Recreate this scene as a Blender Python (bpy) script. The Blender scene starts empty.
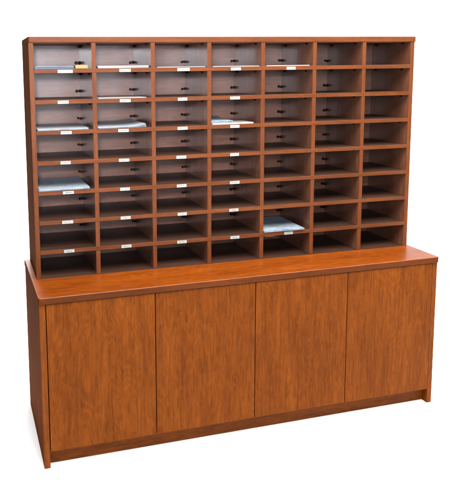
import bpy, bmesh, math, random
from mathutils import Vector, Matrix
random.seed(7)
S = 0.0254                                  # everything below is measured in inches
scene = bpy.context.scene
col = scene.collection

# ------------------------------------------------------------------ measures
W, D, H = 75.8, 22.86, 29.5                 # base cabinet
TP = 1.0                                    # side panel thickness
SLAB = 1.15
HX, HY, HROT = 0.772, 9.519, -0.0141        # sorter origin on the cabinet top
HW, HH, HD = 74.58, 41.806, 12.77           # sorter, depth to the face of its back
TS = 0.80                                   # sorter panel thickness
PITCH = (HW - 1.017) / 7
ROW = HH / 8
def col_c(i): return 0.508 + i * PITCH      # centre of upright i (0..7)
def shelf_c(i): return HH - 0.51 - (i + 1) * ROW   # centre height of shelf i (0..6), above cabinet top
ST = 0.72                                   # shelf thickness

# ------------------------------------------------------------------ materials
def nt(name):
    m = bpy.data.materials.new(name); m.use_nodes = True
    n = m.node_tree; b = n.nodes['Principled BSDF']
    return m, n, b
def N(n, t, **k):
    x = n.nodes.new(t)
    for a, v in k.items():
        if a in x.inputs.keys(): x.inputs[a].default_value = v
        else: setattr(x, a, v)
    return x
def mixc(n, a, b, f, mode='MIX'):
    x = n.nodes.new('ShaderNodeMix'); x.data_type = 'RGBA'; x.blend_type = mode
    for sock, v in ((x.inputs[6], a), (x.inputs[7], b), (x.inputs[0], f)):
        if hasattr(v, 'links'): n.links.new(v, sock)
        else: sock.default_value = v
    return x.outputs[2]
def ramp(n, src, stops):
    r = n.nodes.new('ShaderNodeValToRGB'); e = r.color_ramp.elements
    e[0].position, e[0].color = stops[0]; e[1].position, e[1].color = stops[-1]
    for p, c in stops[1:-1]:
        q = e.new(p); q.color = c
    n.links.new(src, r.inputs[0]); return r.outputs[0]

def wood(name, axis, dark, mid, light, rough=0.34, spec=0.45, scale=1.0, flame=1.0, bump=0.04):
    """cherry laminate: long soft grain along one axis, flame mottling, fine pores"""
    m, n, b = nt(name)
    tc = N(n, 'ShaderNodeTexCoord'); oi = N(n, 'ShaderNodeObjectInfo')
    off = N(n, 'ShaderNodeVectorMath', operation='MULTIPLY_ADD')
    n.links.new(tc.outputs['Object'], off.inputs[0]); off.inputs[1].default_value = (1, 1, 1)
    rv = N(n, 'ShaderNodeVectorMath', operation='SCALE'); rv.inputs[0].default_value = (3.1, 5.7, 9.3)
    n.links.new(oi.outputs['Random'], rv.inputs[3]); n.links.new(rv.outputs[0], off.inputs[2])
    def mapped(long, across):
        mp = N(n, 'ShaderNodeMapping'); s = [across * scale] * 3; s['xyz'.index(axis)] = long * scale
        mp.inputs['Scale'].default_value = s; n.links.new(off.outputs[0], mp.inputs[0]); return mp.outputs[0]
    def noise(vec, detail=3, rough_=0.5, dist=0.0, sc=1.0):
        x = N(n, 'ShaderNodeTexNoise'); x.inputs['Scale'].default_value = sc; x.inputs['Detail'].default_value = detail
        x.inputs['Roughness'].default_value = rough_; x.inputs['Distortion'].default_value = dist
        n.links.new(vec, x.inputs['Vector']); return x.outputs['Fac']
    broad = noise(mapped(2.0, 11), 3, .5, 0.5)
    fl = noise(mapped(15, 44), 3, .6, 1.1)
    streak = noise(mapped(5, 95), 4, .6, 0.3)
    pore = noise(mapped(45, 520), 2, .5)
    c = ramp(n, broad, [(0.22, dark), (0.52, mid), (0.82, light)])
    flr = ramp(n, fl, [(0.26, (0.74, .70, .66, 1)), (0.48, (.98, .97, .96, 1)), (0.72, (1.13, 1.14, 1.14, 1))])
    c = mixc(n, c, flr, 0.9 * flame, 'MULTIPLY')
    # growth rings: contour lines of a stretched field, which close into arches
    ring = noise(mapped(1.5, 7.5), 2, .45, .25)
    ms = N(n, 'ShaderNodeMath', operation='MULTIPLY'); n.links.new(ring, ms.inputs[0]); ms.inputs[1].default_value = 150
    sn = N(n, 'ShaderNodeMath', operation='SINE'); n.links.new(ms.outputs[0], sn.inputs[0])
    rg = ramp(n, sn.outputs[0], [(0.0, (.88, .86, .84, 1)), (0.7, (1.03, 1.03, 1.03, 1))])
    c = mixc(n, c, rg, 0.75 * flame, 'MULTIPLY')
    sr = ramp(n, streak, [(0.30, (0.66, .62, .58, 1)), (0.55, (1, 1, 1, 1)), (0.8, (1.1, 1.1, 1.1, 1))])
    c = mixc(n, c, sr, 0.8, 'MULTIPLY')
    pr = ramp(n, pore, [(0.33, (0.72, .68, .62, 1)), (0.46, (1, 1, 1, 1))])
    c = mixc(n, c, pr, 0.55, 'MULTIPLY')
    n.links.new(c, b.inputs['Base Color'])
    b.inputs['Specular IOR Level'].default_value = spec
    rr = N(n, 'ShaderNodeMapRange'); rr.inputs[3].default_value = rough - .04; rr.inputs[4].default_value = rough + .08
    n.links.new(noise(off.outputs[0], 3, .6, 0, 14), rr.inputs[0]); n.links.new(rr.outputs[0], b.inputs['Roughness'])
    bp = N(n, 'ShaderNodeBump'); bp.inputs['Strength'].default_value = bump; bp.inputs['Distance'].default_value = 0.001
    n.links.new(streak, bp.inputs['Height']); n.links.new(bp.outputs[0], b.inputs['Normal'])
    return m
def C(r, g, b): return (r, g, b, 1)
K = 1.0
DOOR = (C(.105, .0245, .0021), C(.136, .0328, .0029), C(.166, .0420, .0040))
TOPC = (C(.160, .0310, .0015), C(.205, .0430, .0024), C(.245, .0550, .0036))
EDGE = (C(.082, .0215, .0050), C(.108, .0290, .0070), C(.132, .0365, .0095))
INNR = (C(.160, .060, .032), C(.215, .083, .045), C(.265, .107, .060))
M = {}
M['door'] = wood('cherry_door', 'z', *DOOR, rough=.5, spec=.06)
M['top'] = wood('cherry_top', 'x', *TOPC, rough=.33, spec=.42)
M['stile'] = wood('cherry_panel', 'z', *DOOR, rough=.5, spec=.08)
M['kick'] = wood('cherry_kick', 'x', *DOOR, rough=.5, spec=.08)
M['side'] = wood('cherry_outer_side', 'z', *DOOR, rough=.75, spec=.007, flame=.6)
M['edge_x'] = wood('cherry_edge_long', 'x', *EDGE, rough=.45, spec=.16, flame=.5)
M['edge_z'] = wood('cherry_edge_upright', 'z', *EDGE, rough=.45, spec=.16, flame=.5)
M['inner_z'] = wood('cherry_inside_upright', 'z', *INNR, rough=.34, spec=.8, flame=.7)
M['inner_z'].node_tree.nodes['Principled BSDF'].inputs['Coat Weight'].default_value = 1.0
M['inner_z'].node_tree.nodes['Principled BSDF'].inputs['Coat Roughness'].default_value = .16
M['inner_z'].node_tree.nodes['Principled BSDF'].inputs['Coat IOR'].default_value = 1.8
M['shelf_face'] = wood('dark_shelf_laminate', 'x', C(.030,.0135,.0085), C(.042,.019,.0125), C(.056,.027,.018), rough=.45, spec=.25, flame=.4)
M['band'] = wood('cabinet_edge_band', 'x', C(.062,.0150,.0024), C(.080,.0195,.0032), C(.098,.0245,.0044), rough=.45, spec=.08, flame=.4)
M['inner_x'] = wood('cherry_inside_shelf', 'x', *INNR, rough=.42, spec=.3, flame=.6)
M['back'] = wood('cherry_back', 'x', *INNR, rough=.34, spec=.6, flame=.8)
for _k, _v in (('Coat Weight', .15), ('Coat Roughness', .20), ('Coat IOR', 1.6)): M['back'].node_tree.nodes['Principled BSDF'].inputs[_k].default_value = _v

def plain(name, c, rough=.5, spec=.5, var=.06, metal=0):
    m, n, b = nt(name)
    tc = N(n, 'ShaderNodeTexCoord'); x = N(n, 'ShaderNodeTexNoise'); x.inputs['Scale'].default_value = 40; x.inputs['Detail'].default_value = 4
    n.links.new(tc.outputs['Object'], x.inputs['Vector'])
    r = ramp(n, x.outputs['Fac'], [(0.3, tuple(v * (1 - var) for v in c) + (1,)), (0.7, tuple(min(1, v * (1 + var)) for v in c) + (1,))])
    n.links.new(r, b.inputs['Base Color']); b.inputs['Roughness'].default_value = rough
    b.inputs['Specular IOR Level'].default_value = spec; b.inputs['Metallic'].default_value = metal
    return m
M['black'] = plain('black_plastic', (.004, .004, .005), .5, .15)
M['carcass'] = plain('dark_gap', (.03, .012, .006), .7, .1)
M['floor'] = plain('white_seamless', (.80, .80, .80), .9, .0, .01)
M['rubber'] = plain('hinge_dark', (.02, .02, .02), .5)

def paper(name, c, ink=None, amt=.0, stack=True):
    m, n, b = nt(name)
    tc = N(n, 'ShaderNodeTexCoord')
    mp = N(n, 'ShaderNodeMapping'); mp.inputs['Scale'].default_value = (30, 30, 2600)
    n.links.new(tc.outputs['Object'], mp.inputs[0])
    x = N(n, 'ShaderNodeTexNoise'); x.inputs['Scale'].default_value = 1; x.inputs['Detail'].default_value = 2
    n.links.new(mp.outputs[0], x.inputs['Vector'])
    base = ramp(n, x.outputs['Fac'], [(0.35, tuple(v * .72 for v in c) + (1,)), (0.6, c + (1,))])
    if ink:
        mp2 = N(n, 'ShaderNodeMapping'); mp2.inputs['Scale'].default_value = (14, 42, 1)
        n.links.new(tc.outputs['Object'], mp2.inputs[0])
        y = N(n, 'ShaderNodeTexNoise'); y.inputs['Scale'].default_value = 1; y.inputs['Detail'].default_value = 5; y.inputs['Roughness'].default_value = .7
        n.links.new(mp2.outputs[0], y.inputs['Vector'])
        f = ramp(n, y.outputs['Fac'], [(0.5 - amt, C(0, 0, 0)), (0.66 - amt, C(1, 1, 1))])
        base = mixc(n, base, ink + (1,), f)
    n.links.new(base, b.inputs['Base Color']); b.inputs['Roughness'].default_value = .45
    b.inputs['Specular IOR Level'].default_value = .4
    return m
PW = .30
M['paper'] = paper('white_paper', (PW, PW, PW))
M['paper_blue'] = paper('bluish_print', (.27, .31, .35), (.17, .21, .26), .05)
M['paper_grey'] = paper('grey_print', (.30, .33, .36), (.17, .20, .235), .02)
M['paper_print'] = paper('printed_sheet', (.27, .32, .37), (.15, .19, .25), .04)
M['folder'] = paper('dark_blue_folder', (.05, .09, .15))
M['yellow'] = paper('yellow_pad', (.34, .17, .03))

def label_mat():
    m, n, b = nt('name_label_card')
    tc = N(n, 'ShaderNodeTexCoord'); oi = N(n, 'ShaderNodeObjectInfo')
    sep = N(n, 'ShaderNodeSeparateXYZ'); n.links.new(tc.outputs['Generated'], sep.inputs[0])
    # a line of small grey print across the middle of the card
    def win(src, lo, hi):
        a = N(n, 'ShaderNodeMath', operation='GREATER_THAN'); n.links.new(src, a.inputs[0]); a.inputs[1].default_value = lo
        c = N(n, 'ShaderNodeMath', operation='LESS_THAN'); n.links.new(src, c.inputs[0]); c.inputs[1].default_value = hi
        d = N(n, 'ShaderNodeMath', operation='MULTIPLY'); n.links.new(a.outputs[0], d.inputs[0]); n.links.new(c.outputs[0], d.inputs[1]); return d.outputs[0]
    wz = win(sep.outputs[2], .34, .62); wx = win(sep.outputs[0], .2, .78)
    mp = N(n, 'ShaderNodeMapping'); mp.inputs['Scale'].default_value = (700, 700, 260)
    ad = N(n, 'ShaderNodeVectorMath', operation='ADD'); n.links.new(tc.outputs['Object'], ad.inputs[0])
    sc = N(n, 'ShaderNodeVectorMath', operation='SCALE'); sc.inputs[0].default_value = (5, 3, 2); n.links.new(oi.outputs['Random'], sc.inputs[3])
    n.links.new(sc.outputs[0], ad.inputs[1]); n.links.new(ad.outputs[0], mp.inputs[0])
    x = N(n, 'ShaderNodeTexNoise'); x.inputs['Scale'].default_value = 1; x.inputs['Detail'].default_value = 1; n.links.new(mp.outputs[0], x.inputs['Vector'])
    g = N(n, 'ShaderNodeMath', operation='GREATER_THAN'); n.links.new(x.outputs['Fac'], g.inputs[0]); g.inputs[1].default_value = .47
    p = N(n, 'ShaderNodeMath', operation='MULTIPLY'); n.links.new(wz, p.inputs[0]); n.links.new(wx, p.inputs[1])
    q = N(n, 'ShaderNodeMath', operation='MULTIPLY'); n.links.new(p.outputs[0], q.inputs[0]); n.links.new(g.outputs[0], q.inputs[1])
    n.links.new(mixc(n, C(.26, .275, .265), C(.08, .08, .09), q.outputs[0]), b.inputs['Base Color'])
    b.inputs['Roughness'].default_value = .4
    return m
M['label'] = label_mat()
M['holder'] = plain('clear_holder_rim', (.22, .20, .18), .3)

# ------------------------------------------------------------------ mesh helpers
def link(name, bm, mats, parent=None, loc=(0, 0, 0)):
    me = bpy.data.meshes.new(name); bm.to_mesh(me); bm.free()
    for m in (mats if isinstance(mats, (list, tuple)) else [mats]): me.materials.append(m)
    o = bpy.data.objects.new(name, me); col.objects.link(o)
    o.location = Vector(loc) * S
    if parent: o.parent = parent
    return o
def box_bm(sx, sy, sz, bev=.04, seg=2, corner=None, corner_r=0):
    """box from the origin to (sx,sy,sz) inches, bevelled edges"""
    bm = bmesh.new(); bmesh.ops.create_cube(bm, size=1)
    for v in bm.verts: v.co = Vector(((v.co.x + .5) * sx, (v.co.y + .5) * sy, (v.co.z + .5) * sz)) * S
    if corner:
        es = [e for e in bm.edges if corner(((e.verts[0].co + e.verts[1].co) / 2) / S, (e.verts[1].co - e.verts[0].co).normalized())]
        if es: bmesh.ops.bevel(bm, geom=es, offset=corner_r * S, segments=5, affect='EDGES', profile=.5)
    if bev: bmesh.ops.bevel(bm, geom=bm.edges[:] if not corner else [e for e in bm.edges if e.calc_face_angle(0) > .7], offset=bev * S, segments=seg, affect='EDGES', profile=.5)
    for f in bm.faces: f.smooth = False
    return bm
def box(name, p0, p1, mat, parent=None, bev=.04, **k):
    return link(name, box_bm(p1[0] - p0[0], p1[1] - p0[1], p1[2] - p0[2], bev, **k), mat, parent, p0)
def front_edge(o, mat, tol=.08):
    """second material on the faces that look out of the front (the edge banding)"""
    o.data.materials.append(mat)
    for f in o.data.polygons:
        if f.normal.y < -.6: f.material_index = 1
def thing(name, label, cat, loc=(0, 0, 0), rz=0, group=None):
    o = bpy.data.objects.new(name, None); col.objects.link(o)
    o.location = Vector(loc) * S; o.rotation_euler = (0, 0, rz); o.empty_display_size = .1
    tag(o, label, cat, group); return o
def tag(o, label, cat, group=None):
    o['label'] = label; o['category'] = cat
    if group: o['group'] = group
def dup(o, loc, parent=None, **rot):
    c = o.copy(); col.objects.link(c); c.location = Vector(loc) * S; c.parent = parent
    return c

# ------------------------------------------------------------------ setting: seamless white sweep
def sweep():
    bm = bmesh.new()
    x0, x1, yf, yb, r, top = -.95, 6.0, -6.0, 3.6, 1.2, 5.0
    prof = [(yf, 0), (yb - r, 0)] + [(yb - r + r * math.sin(a), r - r * math.cos(a)) for a in [math.pi / 2 * k / 16 for k in range(1, 17)]] + [(yb, top)]
    vs = [[bm.verts.new((x, y, z)) for y, z in prof] for x in (x0, x1)]
    for k in range(len(prof) - 1):
        f = bm.faces.new((vs[0][k], vs[1][k], vs[1][k + 1], vs[0][k + 1])); f.smooth = True
    o = link('floor', bm, M['floor']); o['kind'] = 'structure'
sweep()

# ------------------------------------------------------------------ base cabinet
cab = thing('storage_cabinet', 'low cherry wood cabinet with four plain doors, standing on the floor under the mail sorter', 'cabinet')
for x in (0, W - TP):
    o = box('side_panel', (x, 0, 0), (x + TP, D, H - SLAB - .004), M['stile'], cab, bev=.03)
    o.data.materials.append(M['side'])
    for f in o.data.polygons:
        if abs(f.normal.x) > .7: f.material_index = 1
rc = lambda c, d: abs(d.z) > .9 and c.y < 1
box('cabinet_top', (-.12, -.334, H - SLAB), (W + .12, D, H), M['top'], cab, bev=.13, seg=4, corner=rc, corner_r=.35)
ct = [o for o in cab.children if o.name.startswith('cabinet_top')][0]; ct.data.materials.append(M['band']); ct.data.materials.append(M['side'])
for f in ct.data.polygons:
    if f.normal.x < -.3: f.material_index = 2
    elif f.normal.z < .5 and (f.normal.y < -.5 or abs(f.normal.x) > .5): f.material_index = 1
box('kick_board', (TP + .01, 1.47, .02), (W - TP - .01, 2.2, 2.93), M['kick'], cab, bev=.02)
box('bottom_panel', (TP + .01, .75, 2.96), (W - TP - .01, D - .3, 3.7), M['carcass'], cab, bev=.02)
box('back_panel', (TP + .01, D - .28, .1), (W - TP - .01, D - .02, H - SLAB - .05), M['carcass'], cab, bev=0)
box('partition', (W / 2 - .375, .85, 3.72), (W / 2 + .375, D - .3, H - SLAB - .02), M['carcass'], cab, bev=.02)
box('top_rail', (TP + .01, .75, H - SLAB - 2.2), (W / 2 - .4, 1.45, H - SLAB - .02), M['carcass'], cab, bev=.02)
box('top_rail', (W / 2 + .4, .75, H - SLAB - 2.2), (W - TP - .01, 1.45, H - SLAB - .02), M['carcass'], cab, bev=.02)
g = (W - 2 * TP) / 4
for i in range(4):
    a = TP + g * i + (.13 if i == 0 else .075); b_ = TP + g * (i + 1) - (.13 if i == 3 else .075)
    d = box('door', (a, -.10, 2.97 + random.uniform(-.02, .02)), (b_, .64, H - SLAB - .09), M['door'], cab, bev=.035)
    for z in (4.0, 21):                     # concealed hinges behind each door
        hx = a + .6 if i % 2 == 0 else b_ - 1.2 
        box('hinge', (hx - a, .76, z), (hx - a + .6, 1.6, z + 2.0), M['rubber'], d, bev=.05)

# ------------------------------------------------------------------ mail sorter
sor = thing('mail_sorter', 'tall cherry wood mail sorter of seven columns and eight rows, standing on the cabinet', 'mail sorter',
            (HX, HY, H + .012), HROT)
def two_tone(o, main, edge):
    front_edge(o, edge)
for x in (0, HW - TS):
    o = box('side_panel', (x, .02, 0), (x + TS, HD + .3, HH - 1.003), M['inner_z'], sor, bev=.03)
    o.data.materials.append(M['edge_z']); o.data.materials.append(M['side'])
    for f in o.data.polygons:
        if f.normal.y < -.6: f.material_index = 1
        if (f.normal.x < -.7 and x == 0) or (f.normal.x > .7 and x > 0): f.material_index = 2
o = box('top_panel', (-.02, -.1, HH - 1.0), (HW + .25, HD + .35, HH), M['inner_x'], sor, bev=.1, seg=3, corner=rc, corner_r=.3)
o.data.materials.append(M['edge_x'])
for f in o.data.polygons:
    if f.normal.y < -.5 or f.normal.z > .5 or f.normal.x > .5: f.material_index = 1
    elif f.normal.x < -.5: f.material_index = 2
o.data.materials.append(M['side'])
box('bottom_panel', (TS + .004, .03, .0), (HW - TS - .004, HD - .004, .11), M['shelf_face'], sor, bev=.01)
box('back_panel', (TS + .01, HD, .0), (HW - TS - .01, HD + .25, HH - 1.003), M['back'], sor, bev=0)
ups = []
for i in range(1, 7):
    c = col_c(i)
    o = box('divider', (c - .375, .015, .112), (c + .375, HD - .01, HH - 1.003), M['inner_z'], sor, bev=.03)
    front_edge(o, M['edge_z']); ups.append((o, c - .375))
rs = [o for o in sor.children if o.name.startswith('side_panel')][-1]
ups.append((rs, HW - TS))
shelves = []
for i in range(7):
    z = shelf_c(i)
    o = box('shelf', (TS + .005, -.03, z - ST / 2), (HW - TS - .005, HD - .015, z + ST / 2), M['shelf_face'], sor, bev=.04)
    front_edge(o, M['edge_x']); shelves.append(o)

# black fasteners: a knob on the back beside each upright, and shelf pins under each shelf
def knob_bm():
    """corner fastener: a drum on the back, a bridge, and a drum against the upright"""
    bm = bmesh.new()
    def drum(r, a, b):
        a, b = Vector(a), Vector(b); d = b - a
        m = Matrix.Translation((a + b) / 2 * S) @ d.to_track_quat('Z', 'X').to_matrix().to_4x4()
        bmesh.ops.create_cone(bm, cap_ends=True, segments=16, radius1=r * S, radius2=r * .86 * S, depth=d.length * S, matrix=m)
    drum(.33, (-.26, 0, 0), (-.26, -.28, 0)); drum(.16, (-.26, -.27, 0), (-.26, -.40, 0))
    drum(.33, (.38, -.42, 0), (.16, -.42, 0)); drum(.16, (.17, -.42, 0), (.06, -.42, 0))
    bmesh.ops.create_cube(bm, size=1, matrix=Matrix.Translation(Vector((.08, -.14, 0)) * S) @ Matrix.Diagonal((.5 * S, .20 * S, .26 * S, 1)))
    return bm
def pin_bm():
    bm = bmesh.new()
    m = Matrix.Rotation(math.pi / 2, 4, 'Y')
    bmesh.ops.create_cone(bm, cap_ends=True, segments=12, radius1=.18 * S, radius2=.18 * S, depth=.30 * S, matrix=Matrix.Translation(Vector((-.15, 0, 0)) * S) @ m)
    bmesh.ops.create_cube(bm, size=1, matrix=Matrix.Translation(Vector((-.2, 0, .15)) * S) @ Matrix.Diagonal((.36 * S, .30 * S, .16 * S, 1)))
    return bm
back = [o for o in sor.children if o.name.startswith('back_panel')][0]
knob0 = link('fastener', knob_bm(), M['black'], back); pin0 = link('shelf_pin', pin_bm(), M['black'])
KN = dict(z=1.15, dx=.39)
first = True; firstp = True
for k in range(8):
    zt = (HH - 1.0) if k == 0 else shelf_c(k - 1) - ST / 2        # ceiling of the cell
    zb = shelf_c(k) + ST / 2 if k < 7 else 0
    for j in range(6):
        if k < 7:
            x = col_c(j + 1) - .375 - KN['dx'] - (TS + .01)
            loc = (x, -.0, zb + KN['z'] - .02)
            if first: knob0.location = Vector(loc) * S; first = False
            else:
                kb = dup(knob0, (loc[0] + random.uniform(-.07, .07), loc[1], loc[2] + random.uniform(-.1, .1)), back)
                kb.rotation_euler = (0, random.uniform(-.2, .2), 0); kb.scale = [random.uniform(.72, .95)] * 3
    if k < 7:
        for (u, ux) in ups:
            for y in (2.3, HD - 1.6):
                oz = Vector((0, y, zt - .26)) - (Vector((0, .015, .112)) if u is not rs else Vector((0, .02, 0)))
                if firstp:
                    pin0.parent = u; pin0.location = oz * S; firstp = False
                else: dup(pin0, oz, u)

# name labels on the shelf fronts
lab0 = None
def label_bm():
    return box_bm(1.85, .05, .54, .012, 1)
spots = [(r, c) for r in range(7) for c in range(4)] + [(0, 4), (6, 4)]
LX = {0: 4.6, 1: 4.5, 2: 4.6, 3: 4.4, 4: 4.9}
for r, c in spots:
    x = col_c(c) + .4 + LX[c] - .7 + random.uniform(-.22, .22); z = -.08 + ST / 2 - .25 + random.uniform(-.03, .03)
    loc = (x - TS, -.052, z)
    if lab0 is None:
        lab0 = link('name_label', label_bm(), M['label'], shelves[r], loc); o = lab0
    else: o = dup(lab0, loc, shelves[r])
    o.rotation_euler = (0, random.uniform(-.012, .012), 0)
    o.scale.x = (1.4, 1.1, 1.25, 1.05, 1.0)[c] if r == 0 else random.uniform(.93, 1.05)

# ------------------------------------------------------------------ papers in the cells
def world_of(x, y, z):                     # sorter-local inches -> world inches
    ca, sa = math.cos(HROT), math.sin(HROT)
    return (HX + x * ca - y * sa, HY + x * sa + y * ca, H + .012 + z)
def sheet_stack(name, label, cat, cell, x, y, w, d, h, mat, rz=0, curl=0, curl_x=0, sag=0, skew=0, lift=0, n=1, jit=.15, group=None, parts=None):
    """pile of sheets: origin at the front-left corner on the shelf; n leaves with their own offsets"""
    r, c = cell
    zb = shelf_c(r) + ST / 2 + .012
    base = world_of(col_c(c) + (.375 if c else .30) + x, y, zb)
    bm = bmesh.new(); rnd = random.Random(hash((r, c)) % 1000 + 3)
    for k in range(n):
        z0 = h * k / n; z1 = h * (k + 1) / n - (.004 if n > 1 else 0)
        ox, oy, a = (rnd.uniform(-jit, jit), rnd.uniform(-jit, jit), rnd.uniform(-.035, .035)) if k else (0, 0, 0)
        NX, NY = 14, 10
        def P(i, j, z):
            u, v = i / NX, j / NY
            px, py = ox + u * w + skew * v, oy + v * d
            px, py = px * math.cos(a) - py * math.sin(a), px * math.sin(a) + py * math.cos(a)
            zz = z + curl * (k + 1) / n * max(0, v - .45) ** 2 * 4 + curl_x * (k + 1) / n * max(0, u - .5) ** 2 * 4 + sag * (k + 1) / n * math.sin(u * 3.1) * .5
            return Vector((px, py, zz + lift)) * S
        T = [[bm.verts.new(P(i, j, z1)) for j in range(NY + 1)] for i in range(NX + 1)]
        B = [[bm.verts.new(P(i, j, z0)) for j in range(NY + 1)] for i in range(NX + 1)]
        for i in range(NX):
            for j in range(NY):
                bm.faces.new((T[i][j], T[i + 1][j], T[i + 1][j + 1], T[i][j + 1])); bm.faces.new((B[i][j], B[i][j + 1], B[i + 1][j + 1], B[i + 1][j]))
            bm.faces.new((B[i][0], B[i + 1][0], T[i + 1][0], T[i][0])); bm.faces.new((T[i][NY], T[i + 1][NY], B[i + 1][NY], B[i][NY]))
        for j in range(NY):
            bm.faces.new((T[0][j], T[0][j + 1], B[0][j + 1], B[0][j])); bm.faces.new((B[NX][j], B[NX][j + 1], T[NX][j + 1], T[NX][j]))
    o = link(name, bm, mat, None, base); o.rotation_euler = (0, 0, HROT + rz)
    tag(o, label, cat, group); return o

sheet_stack('folder', 'dark blue folder lying flat in the top left cell beside a yellow pad', 'folder', (0, 0), .15, .25, 6.7, 10.5, .34, M['folder'], n=2)
sheet_stack('paper_sheet', 'pale sheet on top of the dark blue folder in the top left cell', 'paper', (0, 0), .25, .1, 6.5, 8.5, .06, M['paper_print'], lift=.36)
sheet_stack('notepad', 'small yellow pad at the right end of the top left cell', 'notepad', (0, 0), 7.0, -.12, 2.1, 3.2, .58, M['yellow'], n=3, jit=.03)
sheet_stack('paper_stack', 'white paper stack filling the top cell of the second column', 'paper stack', (0, 1), .3, -.05, 9.0, 10.8, .40, M['paper'], n=4, jit=.06, group='paper stacks lying in the cells')
sheet_stack('paper_sheet', 'thin white sheets in the top cell of the third column', 'paper', (0, 2), .4, -.05, 8.9, 10.8, .10, M['paper'], group='thin white sheets in the top row')
sheet_stack('paper_sheet', 'thin white sheets in the top cell of the fourth column', 'paper', (0, 3), .3, -.05, 9.0, 10.8, .12, M['paper'], group='thin white sheets in the top row')
sheet_stack('paper_sheet', 'thin white sheets in the top cell of the fifth column from the left', 'paper', (0, 4), .3, -.05, 8.7, 10.8, .14, M['paper'], group='thin white sheets in the top row')
sheet_stack('paper_sheet', 'single white sheet in the second cell down of the second column', 'paper', (1, 1), .3, .1, 8.6, 10.8, .10, M['paper'])
sheet_stack('magazine', 'grey curled magazine in the third cell down of the leftmost column', 'magazine', (2, 0), .35, .15, 8.7, 10.8, .26, M['paper_grey'], n=5, curl=.06, curl_x=.0, group='grey magazines in the third row')
sheet_stack('magazine', 'grey magazine with a raised edge in the third cell down of the second column', 'magazine', (2, 1), .2, .15, 8.6, 10.8, .28, M['paper_grey'], n=5, curl=.18, curl_x=.4, group='grey magazines in the third row')
sheet_stack('paper_stack', 'white papers with a raised sheet in the third cell down of the fourth column', 'paper stack', (2, 3), .2, -.05, 8.0, 9.5, .22, M['paper'], n=2, group='paper stacks lying in the cells')
sheet_stack('booklet', 'pale blue booklet resting on the white papers in the fourth column', 'booklet', (2, 3), .1, .9, 4.3, 8.2, .36, M['paper_print'], lift=.26, n=3, curl=.35, rz=-.02)
sheet_stack('paper_stack', 'large pile of bluish papers in the fifth cell down of the leftmost column', 'paper stack', (4, 0), .15, -.15, 8.7, 10.9, .36, M['paper_blue'], n=6, curl=.15, curl_x=.1, rz=.01, group='paper stacks lying in the cells')
sheet_stack('paper_stack', 'pile of pale printed papers in the seventh cell down of the fifth column', 'paper stack', (6, 4), .1, -.12, 8.3, 10.9, .42, M['paper_print'], n=6, jit=.12, group='paper stacks lying in the cells')

zc = shelf_c(6) - ST / 2
bm = box_bm(2.0, 1.2, .22, .03)
nb = link('sticky_note', bm, M['yellow'], None, world_of(col_c(4) + .9, .35, zc - .235)); nb.rotation_euler = (0, 0, HROT)
tag(nb, 'small yellow note pad stuck under the lowest shelf, below the pile of pale printed papers', 'note pad')

# ------------------------------------------------------------------ light
def area(name, loc, target, sx, sy, power, color):
    l = bpy.data.lights.new(name, 'AREA'); l.shape = 'RECTANGLE'; l.size = sx; l.size_y = sy; l.energy = power; l.color = color
    o = bpy.data.objects.new(name, l); col.objects.link(o); o.location = loc
    o.rotation_euler = (Vector(target) - Vector(loc)).to_track_quat('-Z', 'Y').to_euler()
    return o
area('ceiling_softbox', (1.4, -1.75, 3.35), (1.0, .0, .8), 2.8, 1.1, 250, (1, .95, .86))
area('floor_fill', (-.26, -1.3, 4.3), (-.25, .35, 0), .3, 1.0, 150, (1, 1, 1))  # added unseen lamp, whitens the shaded floor left of the cabinet
area('window_light', (.55, -3.5, 1.95), (.8, 0, 1.6), 2.3, 1.1, 90, (.80, .88, 1))
fl = bpy.data.lights.new('camera_flash', 'SPOT'); fl.energy = 330; fl.color = (.84, .90, 1); fl.shadow_soft_size = .09
fl.spot_size = math.radians(38); fl.spot_blend = 1.0
fo = bpy.data.objects.new('camera_flash', fl); col.objects.link(fo); fo.location = (-.42, -2.75, 1.98)
fo.rotation_euler = (Vector((.42, .3, 1.62)) - fo.location).to_track_quat('-Z', 'Y').to_euler()
area('backdrop_fill', (1.0, 1.5, 3.9), (.7, 2.3, .2), 2.2, .8, 420, (1, 1, 1))  # this and the next: unseen lamps added to whiten the sweep
area('backdrop_fill', (3.6, -.6, 3.6), (3.2, 2.0, 0), 1.6, 1.2, 200, (1, 1, 1))
w = bpy.data.worlds.new('World'); scene.world = w; w.use_nodes = True
bg = w.node_tree.nodes['Background']; bg.inputs[0].default_value = (1, 1, 1, 1); bg.inputs[1].default_value = .10

# ------------------------------------------------------------------ camera
X, Y, Z, yaw, pitch, roll, f, cx, cy = -10.6326, -101.9124, 65.3655, .271, -.1309, -.0138, 654.406, 143.0161, 157.1904
cd = bpy.data.cameras.new('camera'); cam = bpy.data.objects.new('camera', cd); col.objects.link(cam); scene.camera = cam
fw = Vector((math.sin(yaw) * math.cos(pitch), math.cos(yaw) * math.cos(pitch), math.sin(pitch)))
rt = Vector((math.cos(yaw), -math.sin(yaw), 0)); up = rt.cross(fw)
r2 = rt * math.cos(roll) + up * math.sin(roll); u2 = -rt * math.sin(roll) + up * math.cos(roll)
mw = Matrix((( r2.x, u2.x, -fw.x, X * S), (r2.y, u2.y, -fw.y, Y * S), (r2.z, u2.z, -fw.z, Z * S), (0, 0, 0, 1)))
cam.matrix_world = mw
cd.sensor_fit = 'HORIZONTAL'; cd.sensor_width = 36; cd.lens = 36 * f / 460
cd.shift_x = (230 - cx) / 460; cd.shift_y = (cy - 240) / 460
cd.clip_start = .05; cd.clip_end = 100
scene.view_settings.view_transform = 'Standard'; scene.view_settings.look = 'None'
scene.view_settings.exposure = 0; scene.view_settings.gamma = 1
